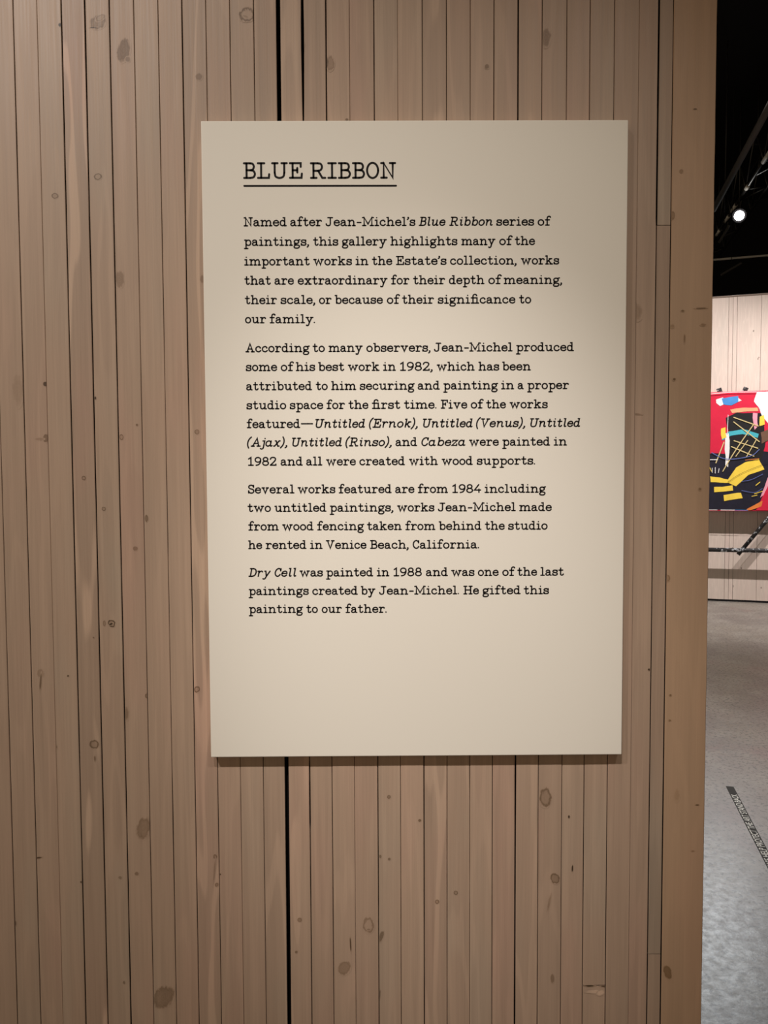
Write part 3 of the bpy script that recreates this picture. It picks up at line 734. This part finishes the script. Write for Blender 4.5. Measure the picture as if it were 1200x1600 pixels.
WORDS = [
# block 0
(0, 'BLUE', 0, -0.2440, -0.1590, 0.3768),
(0, 'RIBBON', 0, -0.1492, -0.0266, 0.3766),
# block 1
(1, 'Named', 0, -0.2440, -0.1828, 0.3105),
(1, 'after', 0, -0.1778, -0.1326, 0.3105),
(1, 'Jean-Michel’s', 0, -0.1276, 0.0003, 0.3104),
(1, 'Blue', 1, 0.0051, 0.0431, 0.3104),
(1, 'Ribbon', 1, 0.0486, 0.1105, 0.3104),
(1, 'series', 0, 0.1157, 0.1696, 0.3103),
(1, 'of', 0, 0.1746, 0.1938, 0.3103),
(1, 'paintings,', 0, -0.2440, -0.1514, 0.2831),
(1, 'this', 0, -0.1456, -0.1096, 0.2831),
(1, 'gallery', 0, -0.1045, -0.0404, 0.2831),
(1, 'highlights', 0, -0.0354, 0.0602, 0.2831),
(1, 'many', 0, 0.0657, 0.1144, 0.2831),
(1, 'of', 0, 0.1199, 0.1391, 0.2831),
(1, 'the', 0, 0.1421, 0.1709, 0.2831),
(1, 'important', 0, -0.2439, -0.1506, 0.2556),
(1, 'works', 0, -0.1456, -0.0903, 0.2556),
(1, 'in', 0, -0.0854, -0.0668, 0.2556),
(1, 'the', 0, -0.0618, -0.0330, 0.2556),
(1, 'Estate’s', 0, -0.0276, 0.0447, 0.2556),
(1, 'collection,', 0, 0.0497, 0.1447, 0.2557),
(1, 'works', 0, 0.1508, 0.2057, 0.2557),
(1, 'that', 0, -0.2440, -0.2064, 0.2285),
(1, 'are', 0, -0.2011, -0.1735, 0.2285),
(1, 'extraordinary', 0, -0.1680, -0.0397, 0.2284),
(1, 'for', 0, -0.0347, -0.0085, 0.2283),
(1, 'their', 0, -0.0033, 0.0426, 0.2283),
(1, 'depth', 0, 0.0481, 0.0989, 0.2283),
(1, 'of', 0, 0.1044, 0.1237, 0.2282),
(1, 'meaning,', 0, 0.1264, 0.2100, 0.2282),
(1, 'their', 0, -0.2437, -0.1980, 0.2011),
(1, 'scale,', 0, -0.1927, -0.1433, 0.2011),
(1, 'or', 0, -0.1378, -0.1200, 0.2010),
(1, 'because', 0, -0.1154, -0.0466, 0.2010),
(1, 'of', 0, -0.0408, -0.0220, 0.2009),
(1, 'their', 0, -0.0191, 0.0266, 0.2009),
(1, 'significance', 0, 0.0321, 0.1432, 0.2008),
(1, 'to', 0, 0.1485, 0.1658, 0.2008),
(1, 'our', 0, -0.2438, -0.2139, 0.1740),
(1, 'family.', 0, -0.2088, -0.1436, 0.1739),
# block 2
(2, 'According', 0, -0.2439, -0.1517, 0.1329),
(2, 'to', 0, -0.1476, -0.1302, 0.1329),
(2, 'many', 0, -0.1247, -0.0758, 0.1329),
(2, 'observers,', 0, -0.0705, 0.0214, 0.1328),
(2, 'Jean-Michel', 0, 0.0264, 0.1394, 0.1328),
(2, 'produced', 0, 0.1444, 0.2277, 0.1328),
(2, 'some', 0, -0.2436, -0.1988, 0.1061),
(2, 'of', 0, -0.1936, -0.1745, 0.1060),
(2, 'his', 0, -0.1720, -0.1442, 0.1060),
(2, 'best', 0, -0.1400, -0.1024, 0.1059),
(2, 'work', 0, -0.0973, -0.0518, 0.1058),
(2, 'in', 0, -0.0467, -0.0283, 0.1058),
(2, '1982,', 0, -0.0225, 0.0247, 0.1057),
(2, 'which', 0, 0.0305, 0.0850, 0.1056),
(2, 'has', 0, 0.0904, 0.1203, 0.1055),
(2, 'been', 0, 0.1245, 0.1659, 0.1055),
(2, 'attributed', 0, -0.2435, -0.1490, 0.0787),
(2, 'to', 0, -0.1435, -0.1265, 0.0787),
(2, 'him', 0, -0.1214, -0.0855, 0.0787),
(2, 'securing', 0, -0.0803, -0.0013, 0.0787),
(2, 'and', 0, 0.0030, 0.0348, 0.0787),
(2, 'painting', 0, 0.0397, 0.1188, 0.0787),
(2, 'in', 0, 0.1230, 0.1419, 0.0787),
(2, 'a', 0, 0.1470, 0.1557, 0.0787),
(2, 'proper', 0, 0.1607, 0.2208, 0.0786),
(2, 'studio', 0, -0.2434, -0.1864, 0.0515),
(2, 'space', 0, -0.1812, -0.1332, 0.0515),
(2, 'for', 0, -0.1284, -0.1018, 0.0515),
(2, 'the', 0, -0.0968, -0.0682, 0.0515),
(2, 'first', 0, -0.0631, -0.0221, 0.0514),
(2, 'time.', 0, -0.0169, 0.0302, 0.0514),
(2, 'Five', 0, 0.0362, 0.0743, 0.0514),
(2, 'of', 0, 0.0794, 0.0981, 0.0514),
(2, 'the', 0, 0.1015, 0.1300, 0.0514),
(2, 'works', 0, 0.1354, 0.1905, 0.0513),
(2, 'featured—', 0, -0.2435, -0.1480, 0.0246),
(2, 'Untitled', 1, -0.1445, -0.0732, 0.0245),
(2, '(Ernok),', 1, -0.0674, 0.0029, 0.0245),
(2, 'Untitled', 1, 0.0104, 0.0820, 0.0244),
(2, '(Venus),', 1, 0.0871, 0.1580, 0.0244),
(2, 'Untitled', 1, 0.1652, 0.2374, 0.0243),
(2, '(Ajax),', 1, -0.2434, -0.1853, -0.0020),
(2, 'Untitled', 1, -0.1784, -0.1068, -0.0021),
(2, '(Rinso),', 1, -0.1015, -0.0348, -0.0022),
(2, 'and', 0, -0.0292, 0.0020, -0.0022),
(2, 'Cabeza', 1, 0.0082, 0.0717, -0.0023),
(2, 'were', 0, 0.0769, 0.1199, -0.0023),
(2, 'painted', 0, 0.1249, 0.1942, -0.0024),
(2, 'in', 0, 0.1993, 0.2186, -0.0024),
(2, '1982', 0, -0.2424, -0.2011, -0.0295),
(2, 'and', 0, -0.1953, -0.1634, -0.0295),
(2, 'all', 0, -0.1584, -0.1352, -0.0295),
(2, 'were', 0, -0.1297, -0.0867, -0.0296),
(2, 'created', 0, -0.0816, -0.0157, -0.0296),
(2, 'with', 0, -0.0099, 0.0319, -0.0296),
(2, 'wood', 0, 0.0373, 0.0824, -0.0297),
(2, 'supports.', 0, 0.0882, 0.1728, -0.0297),
# block 3
(3, 'Several', 0, -0.2428, -0.1759, -0.0696),
(3, 'works', 0, -0.1712, -0.1166, -0.0697),
(3, 'featured', 0, -0.1118, -0.0351, -0.0699),
(3, 'are', 0, -0.0300, -0.0022, -0.0700),
(3, 'from', 0, 0.0027, 0.0465, -0.0701),
(3, '1984', 0, 0.0526, 0.0948, -0.0702),
(3, 'including', 0, 0.0994, 0.1887, -0.0704),
(3, 'two', 0, -0.2438, -0.2102, -0.0963),
(3, 'untitled', 0, -0.2049, -0.1298, -0.0964),
(3, 'paintings,', 0, -0.1250, -0.0329, -0.0966),
(3, 'works', 0, -0.0273, 0.0267, -0.0968),
(3, 'Jean-Michel', 0, 0.0318, 0.1448, -0.0969),
(3, 'made', 0, 0.1498, 0.1971, -0.0971),
(3, 'from', 0, -0.2432, -0.1990, -0.1233),
(3, 'wood', 0, -0.1941, -0.1486, -0.1234),
(3, 'fencing', 0, -0.1435, -0.0752, -0.1235),
(3, 'taken', 0, -0.0711, -0.0207, -0.1236),
(3, 'from', 0, -0.0156, 0.0281, -0.1238),
(3, 'behind', 0, 0.0330, 0.0950, -0.1239),
(3, 'the', 0, 0.1000, 0.1288, -0.1240),
(3, 'studio', 0, 0.1339, 0.1912, -0.1241),
(3, 'he', 0, -0.2436, -0.2236, -0.1503),
(3, 'rented', 0, -0.2183, -0.1592, -0.1504),
(3, 'in', 0, -0.1540, -0.1358, -0.1505),
(3, 'Venice', 0, -0.1310, -0.0722, -0.1506),
(3, 'Beach,', 0, -0.0669, -0.0108, -0.1508),
(3, 'California.', 0, -0.0049, 0.0919, -0.1510),
# block 4
(4, 'Dry', 1, -0.2439, -0.2116, -0.1907),
(4, 'Cell', 1, -0.2057, -0.1745, -0.1908),
(4, 'was', 0, -0.1697, -0.1357, -0.1908),
(4, 'painted', 0, -0.1311, -0.0626, -0.1909),
(4, 'in', 0, -0.0573, -0.0391, -0.1910),
(4, '1988', 0, -0.0330, 0.0084, -0.1911),
(4, 'and', 0, 0.0143, 0.0462, -0.1912),
(4, 'was', 0, 0.0511, 0.0850, -0.1913),
(4, 'one', 0, 0.0900, 0.1201, -0.1913),
(4, 'of', 0, 0.1256, 0.1444, -0.1914),
(4, 'the', 0, 0.1474, 0.1762, -0.1914),
(4, 'last', 0, 0.1810, 0.2154, -0.1915),
(4, 'paintings', 0, -0.2440, -0.1564, -0.2175),
(4, 'created', 0, -0.1513, -0.0851, -0.2177),
(4, 'by', 0, -0.0807, -0.0595, -0.2178),
(4, 'Jean-Michel.', 0, -0.0541, 0.0626, -0.2180),
(4, 'He', 0, 0.0688, 0.0914, -0.2182),
(4, 'gifted', 0, 0.0967, 0.1524, -0.2183),
(4, 'this', 0, 0.1569, 0.1938, -0.2185),
(4, 'painting', 0, -0.2441, -0.1649, -0.2440),
(4, 'to', 0, -0.1604, -0.1436, -0.2442),
(4, 'our', 0, -0.1378, -0.1086, -0.2443),
(4, 'father.', 0, -0.1033, -0.0430, -0.2445),
]
PW, PH, PT = 0.60525, 0.91481, 0.016
PXC, PZC = 0.0524, 1.6429
sign = thing('title_panel', 'cream board headed BLUE RIBBON with black slab-serif text on the plank wall', 'sign', (PXC, WY, PZC - PH / 2))
bm = bmesh.new(); box(bm, (-PW / 2, -PT, 0), (PW / 2, -0.0006, PH), 0, 0.0012)
link('board', bm, BOARD, sign)
ZL = PH / 2
PX = 1 / 1079.0
TY = -PT - 0.0001
bm = bmesh.new()
for blk, s, it, x0, x1, zb in WORDS:
    if blk == 0: word(bm, s, x0, x1, ZL + zb + 1.35 * PX, 22.0 / 120 * PX, 3.25 * PX, False, TY)
face_front(bm); link('heading', bm, INK, sign)
bm = bmesh.new(); ribbon(bm, [(-0.2424, ZL + 0.36700), (-0.0270, ZL + 0.36667)], 1.5 * PX, TY)
face_front(bm); link('heading_underline', bm, INK, sign)
for b in (1, 2, 3, 4):
    bm = bmesh.new()
    for blk, s, it, x0, x1, zb in WORDS:
        if blk == b: word(bm, s, x0, x1, ZL + zb + 0.85 * PX, 0.1 * PX, 2.2 * PX, bool(it), TY)
    face_front(bm); link('paragraph', bm, INK, sign)

# ------------------------------------------------------------------ the painting across the hall
PS0, PZ0, PAW, PAH = 0.82, 1.135, 2.35, 1.448
art = thing('painting', 'red and black abstract canvas with yellow strokes, braced by spattered poles on the far wall', 'painting')
hall(art, PS0, FD - 0.12, 0.0)
bm = bmesh.new(); box(bm, (0, -0.035, PZ0), (PAW, 0.0, PZ0 + PAH), 0, 0.006)
link('canvas', bm, PAINT['red'], art)
PATCHES = [
('navy',[(-0.056,-0.024),(-0.056,0.665),(0.136,0.704),(0.406,0.688),(0.690,0.728),(1.010,0.673),(1.330,0.712),(1.401,-0.024)]),
('black',[(0.292,1.135),(0.406,1.190),(0.690,1.174),(0.733,0.837),(0.683,0.587),(0.477,0.634),(0.328,0.602),(0.342,0.837)]),
('white',[(0.619,1.432),(1.031,1.448),(1.060,1.111),(0.918,1.150),(0.797,1.025),(0.690,1.135),(0.662,1.229),(0.598,1.323)]),
('white',[(0.171,1.354),(0.249,1.378),(0.271,1.299),(0.221,1.276),(0.178,1.315)]),
('white',[(0.406,1.385),(0.463,1.338),(0.392,1.307)]),
('blue',[(0.242,1.370),(0.413,1.385),(0.427,1.323),(0.356,1.284),(0.264,1.299)]),
('peach',[(0.335,1.229),(0.477,1.252),(0.633,1.244),(0.647,1.205),(0.477,1.197),(0.349,1.182)]),
('pink',[(0.583,1.182),(0.633,1.174),(0.647,1.025),(0.605,0.978)]),
('teal',[(0.242,0.900),(0.328,0.970),(0.477,0.986),(0.655,0.931),(0.647,0.884),(0.477,0.931),(0.349,0.916),(0.256,0.861)]),
('white',[(0.285,0.947),(0.328,0.947),(0.335,0.759),(0.320,0.532),(0.285,0.555)]),
('yellow',[(0.662,0.626),(0.719,0.501),(0.548,0.438),(0.420,0.305),(0.306,0.352),(0.406,0.524),(0.527,0.602)]),
('yellow',[(0.121,0.422),(0.335,0.391),(0.349,0.344),(0.128,0.352)]),
('yellow',[(0.164,0.289),(0.377,0.313),(0.384,0.250),(0.171,0.227)]),
('yellow',[(0.278,0.195),(0.477,0.227),(0.491,0.156),(0.292,0.125)]),
('yellow',[(0.235,1.002),(0.285,1.017),(0.292,0.892),(0.242,0.869)]),
('yellow',[(0.662,1.135),(0.697,1.150),(0.719,1.041),(0.662,1.025)]),
('brown',[(0.676,0.947),(0.754,0.978),(0.761,0.853),(0.690,0.814)]),
('red',[(0.640,-0.008),(0.704,0.164),(0.804,0.414),(0.989,-0.008)]),
('pink',[(0.683,0.164),(0.761,0.407),(0.790,0.367),(0.719,0.195)]),
('orange',[(0.534,0.023),(0.704,0.125),(0.690,0.054),(0.562,0.007)]),
('blue',[(0.868,0.837),(1.046,0.884),(1.074,0.728),(0.889,0.665)]),
('yellow',[(1.117,1.229),(1.294,1.307),(1.330,0.837),(1.159,0.759)]),
('teal',[(1.202,0.485),(1.472,0.602),(1.501,0.524),(1.223,0.383)]),
('peach',[(1.401,1.072),(1.686,1.229),(1.714,0.759),(1.444,0.665)]),
('black',[(1.472,1.346),(1.792,1.385),(1.828,1.150),(1.515,1.111)]),
]
LINES = [
('ochre',0.0111,[(0.377,1.135),(0.647,1.025)]),
('ochre',0.0111,[(0.377,1.080),(0.662,0.837)]),
('ochre',0.0111,[(0.384,0.853),(0.647,0.759)]),
('ochre',0.0118,[(0.356,0.782),(0.605,0.665)]),
('ochre',0.0096,[(0.534,0.853),(0.406,0.665)]),
('ochre',0.0096,[(0.633,0.869),(0.519,0.649)]),
('ochre',0.0118,[(0.271,0.837),(0.185,0.587)]),
('ochre',0.0111,[(0.598,1.049),(0.406,0.743),(0.264,0.485)]),
('white',0.0089,[(0.100,0.626),(0.200,0.626)]),
('white',0.0067,[(0.143,0.524),(0.143,0.469)]),
('white',0.0067,[(0.178,0.532),(0.178,0.461)]),
('white',0.0067,[(0.221,0.516),(0.214,0.469)]),
('paleblue',0.0089,[(0.136,0.712),(0.264,0.642),(0.406,0.634),(0.583,0.673),(0.662,0.743)]),
('paleblue',0.0059,[(0.477,0.360),(0.583,0.383),(0.704,0.446)]),
('paleblue',0.0059,[(0.477,0.250),(0.619,0.227),(0.704,0.274)]),
('black',0.0037,[(0.320,0.352),(0.477,0.461),(0.761,0.587)]),
('white',0.0059,[(0.107,-0.001),(0.207,-0.008)]),
('white',0.0074,[(0.249,-0.001),(0.406,-0.008)]),
('blue',0.0059,[(0.406,-0.001),(0.548,-0.008)]),
('white',0.0059,[(0.313,1.166),(0.306,0.947)]),
('yellow',0.0074,[(0.100,0.563),(0.136,0.485)]),
('orange',0.0059,[(0.512,0.618),(0.662,0.634)]),
('yellow',0.0089,[(0.633,0.313),(0.676,0.352)]),
('yellow',0.0074,[(0.591,0.180),(0.647,0.195)]),
('yellow',0.0074,[(0.619,0.211),(0.704,0.242)]),
('white',0.0074,[(0.100,1.425),(0.335,1.440),(0.619,1.432)]),
]
mats = list(PAINT)
bm = bmesh.new()
clampu = lambda u: min(max(u, 0.012), PAW - 0.012)
clampv = lambda v: min(max(v, 0.012), PAH - 0.012)
lay = 0
for c, pts in PATCHES:
    lay += 1
    y = -0.0355 - 0.0003 * lay
    # slightly ragged outline
    out = []
    for i, p in enumerate(pts):
        q = pts[(i + 1) % len(pts)]
        for k in range(4):
            t = k / 4
            u, v = p[0] + (q[0] - p[0]) * t, p[1] + (q[1] - p[1]) * t
            n = noise.noise(Vector((u * 9, v * 9, lay))) * 0.016
            out.append((clampu(u + n), clampv(v + n * 0.7)))
    vs = [bm.verts.new((u, y, PZ0 + v)) for u, v in out]
    f = bm.faces.new(vs); f.material_index = mats.index(c)
bmesh.ops.triangulate(bm, faces=bm.faces[:])
for c, w, pts in LINES:
    lay += 1
    P = [(clampu(u), PZ0 + clampv(v)) for u, v in pts]
    if len(P) > 2: P = [tuple(q) for q in crv([Vector(p) for p in P], 6)]
    ribbon(bm, P, w / 2, -0.0355 - 0.0003 * lay, mats.index(c))
face_front(bm)
link('brushwork', bm, [PAINT[m] for m in mats], art)
bm = bmesh.new(); tube(bm, (-0.35, -0.03, 0.655), (2.6, -0.03, 0.662), 0.026, 10)
link('pole', bm, POLE, art)
bm = bmesh.new(); tube(bm, (0.455, 0.0, 0.60), (1.30, 0.012, 1.75), 0.024, 10)
link('pole', bm, POLE, art)
bm = bmesh.new(); tube(bm, (2.05, 0.0, 0.60), (1.15, 0.012, 1.75), 0.024, 10)
link('pole', bm, POLE, art)
for u, du in ((0.225, 0.05), (0.497, -0.05), (1.85, 0.05)):
    bm = bmesh.new(); box(bm, (-0.028, 0.004, -0.30), (0.028, 0.034, 0.052), 0, 0.004)
    bmesh.ops.rotate(bm, verts=bm.verts[:], cent=(0, 0, 0), matrix=Matrix.Rotation(math.radians(22 if du < 0 else -18), 3, 'Y'))
    bmesh.ops.translate(bm, verts=bm.verts[:], vec=(u, 0, PZ0 + PAH))
    link('brace', bm, POLE, art)
for u in (0.3, 2.0):
    bm = bmesh.new(); box(bm, (u, 0.0, 2.2), (u + 0.05, 0.119, 2.24)); link('wall_bracket', bm, BLACK, art)

# ------------------------------------------------------------------ floor strip with its warning
a0, a1 = Vector((1.779, 3.845, 0)), Vector((1.597, 3.092, 0))
dirv = (a1 - a0).normalized()
LEN = 1.0
tp = thing('floor_tape', 'dark grey floor strip lettered PLEASE HELP PROTECT THE ART STAND BACK on polished concrete', 'floor tape', tuple(a0), math.atan2(-dirv.y, -dirv.x))
bm = bmesh.new(); box(bm, (-LEN, -0.0185, 0.0), (0, 0.0185, 0.0008), 0)
link('strip', bm, TAPE, tp)
cu = bpy.data.curves.new('lettering', 'FONT')
cu.body = 'PLEASE HELP PROTECT THE ART STAND BACK'
cu.size = 0.042; cu.align_x = 'RIGHT'; cu.align_y = 'CENTER'; cu.space_character = 1.0; cu.offset = 0.0006
tmp = bpy.data.objects.new('lettering', cu); C.objects.link(tmp)
dg = bpy.context.evaluated_depsgraph_get()
me = bpy.data.meshes.new_from_object(tmp.evaluated_get(dg))
bpy.data.objects.remove(tmp)
xs = [v.co.x for v in me.vertices]; ys = [v.co.y for v in me.vertices]
mx, my0, my1 = max(xs), min(ys), max(ys)
kx = 0.77 / (mx - min(xs))
for v in me.vertices:
    v.co = Vector(((v.co.x - mx) * kx - 0.10, (v.co.y - (my0 + my1) / 2) * (0.029 / (my1 - my0)), 0.0011))
me.materials.clear(); me.materials.append(TAPE_INK)
o = bpy.data.objects.new('lettering', me); C.objects.link(o); o.parent = tp

# ------------------------------------------------------------------ dark roof: duct, truss, cross pipe, lit lamp
d = thing('ceiling_duct', 'long round grey duct running under the black ceiling', 'duct')
bm = bmesh.new(); tube(bm, G(1.06, 11.6, 5.2), G(1.55, 4.6, 5.2), 0.036, 14); link('duct_body', bm, DUCT, d)
for k in (0.12, 0.5, 0.85):
    p = G(1.06 + 0.49 * k, 11.6 - 7.0 * k, 5.2)
    bm = bmesh.new(); tube(bm, p, (p.x, p.y, 7.0), 0.006, 6); link('hanger', bm, STEEL, d)

t = thing('roof_truss', 'black steel lattice truss below the dark ceiling', 'truss')
q0, q1 = (1.255, 15.6), (1.803, 8.6)
def tr(k, ds, z): return G(q0[0] + (q1[0] - q0[0]) * k + ds, q0[1] + (q1[1] - q0[1]) * k, z)
for ds, z in ((0, 5.6), (0.28, 5.6), (0.0, 6.2), (0.28, 6.2)):
    bm = bmesh.new(); tube(bm, tr(0, ds, z), tr(1, ds, z), 0.022, 10); link('chord', bm, STEEL, t)
bm = bmesh.new()
for i in range(14):
    k0, k1 = i / 14, (i + 1) / 14
    for ds in (0, 0.28):
        tube(bm, tr(k0, ds, 5.6 if i % 2 else 6.2), tr(k1, ds, 6.2 if i % 2 else 5.6), 0.013, 8)
    tube(bm, tr(k0, 0, 5.6), tr(k0 if i % 2 else k1, 0.28, 5.6), 0.013, 8)
link('web', bm, STEEL, t)
for k in (0.1, 0.5, 0.9):
    bm = bmesh.new(); tube(bm, tr(k, 0.14, 6.2), tr(k, 0.14, 7.0), 0.008, 6); tube(bm, tr(k, 0, 6.2), tr(k, 0.28, 6.2), 0.01, 6)
    link('hanger', bm, STEEL, t)
for d0, d1 in ((10.75, 11.15), (11.95, 12.10), (12.75, 13.05), (13.25, 13.55), (13.95, 14.25)):   # paler, thicker lengths of the lower chord
    k0, k1 = ((q0[1] - d) / (q0[1] - q1[1]) for d in (d0, d1))
    bm = bmesh.new(); tube(bm, tr(k0, 0, 5.6), tr(k1, 0, 5.6), 0.027, 12); link('pale_chord_segment', bm, GALV, t)

pp = thing('cross_pipe', 'thin pale pipe crossing below the ceiling above the far wall', 'pipe')
bm = bmesh.new(); tube(bm, G(-1.5, 13, 4.877), G(6.0, 13, 4.877), 0.017, 10); link('pipe_body', bm, GALV, pp)
for s in (0.2, 2.6, 5.0):
    bm = bmesh.new(); tube(bm, G(s, 13, 4.877), G(s, 13, 7.0), 0.006, 6); link('hanger', bm, STEEL, pp)

L0 = G(1.469, 12.307, 5.3)
aim = (Vector((0, 0, EYE)) - L0).normalized()
lamp = thing('track_light', 'lit white spotlight shining out of the dark ceiling', 'spotlight', tuple(L0))
bm = bmesh.new(); tube(bm, -aim * 0.22, -aim * 0.012, 0.085, 20, 0.098); link('housing', bm, BLACK, lamp)
bm = bmesh.new()
g = bmesh.ops.create_uvsphere(bm, u_segments=20, v_segments=10, radius=0.066)
bmesh.ops.scale(bm, verts=bm.verts[:], vec=(1, 1, 0.25))
bmesh.ops.transform(bm, verts=bm.verts[:], matrix=aim.to_track_quat('Z', 'Y').to_matrix().to_4x4())
for f in bm.faces: f.smooth = True
link('lens', bm, LENS, lamp)
bm = bmesh.new(); tube(bm, -aim * 0.12 + Vector((0, 0, 0.08)), -aim * 0.12 + Vector((0, 0, 1.7)), 0.008, 8); link('stem', bm, STEEL, lamp)
beam = spot('lamp_beam', L0 + aim * 0.05, (1.35, 2.9, 0.0), 45, (0.93, 0.97, 1.0), 42, 1.0, 0.07)

# unlit fixtures hanging between the pipe and the wall top
for (s, d_, z, ln_, tilt, lab) in ((1.33, 11.9, 4.45, 0.30, 0.5, 'slim dark strip fixture below the thin cross pipe'),
                                  (1.25, 12.1, 5.0, 0.26, 1.05, 'slim dark strip fixture hanging under the lit spotlight')):
    f = thing('strip_fixture', lab, 'light fixture', tuple(G(s, d_, z)), hall_rot)
    bm = bmesh.new(); box(bm, (-ln_ / 2, -0.02, -0.015), (ln_ / 2, 0.02, 0.015), 0, 0.004)
    bmesh.ops.rotate(bm, verts=bm.verts[:], cent=(0, 0, 0), matrix=Matrix.Rotation(-tilt, 3, 'Y'))
    link('bar', bm, DUCT, f)
    bm = bmesh.new(); tube(bm, (0, 0, 0.0), (0, 0, 7.0 - z), 0.005, 6); link('stem', bm, BLACK, f)
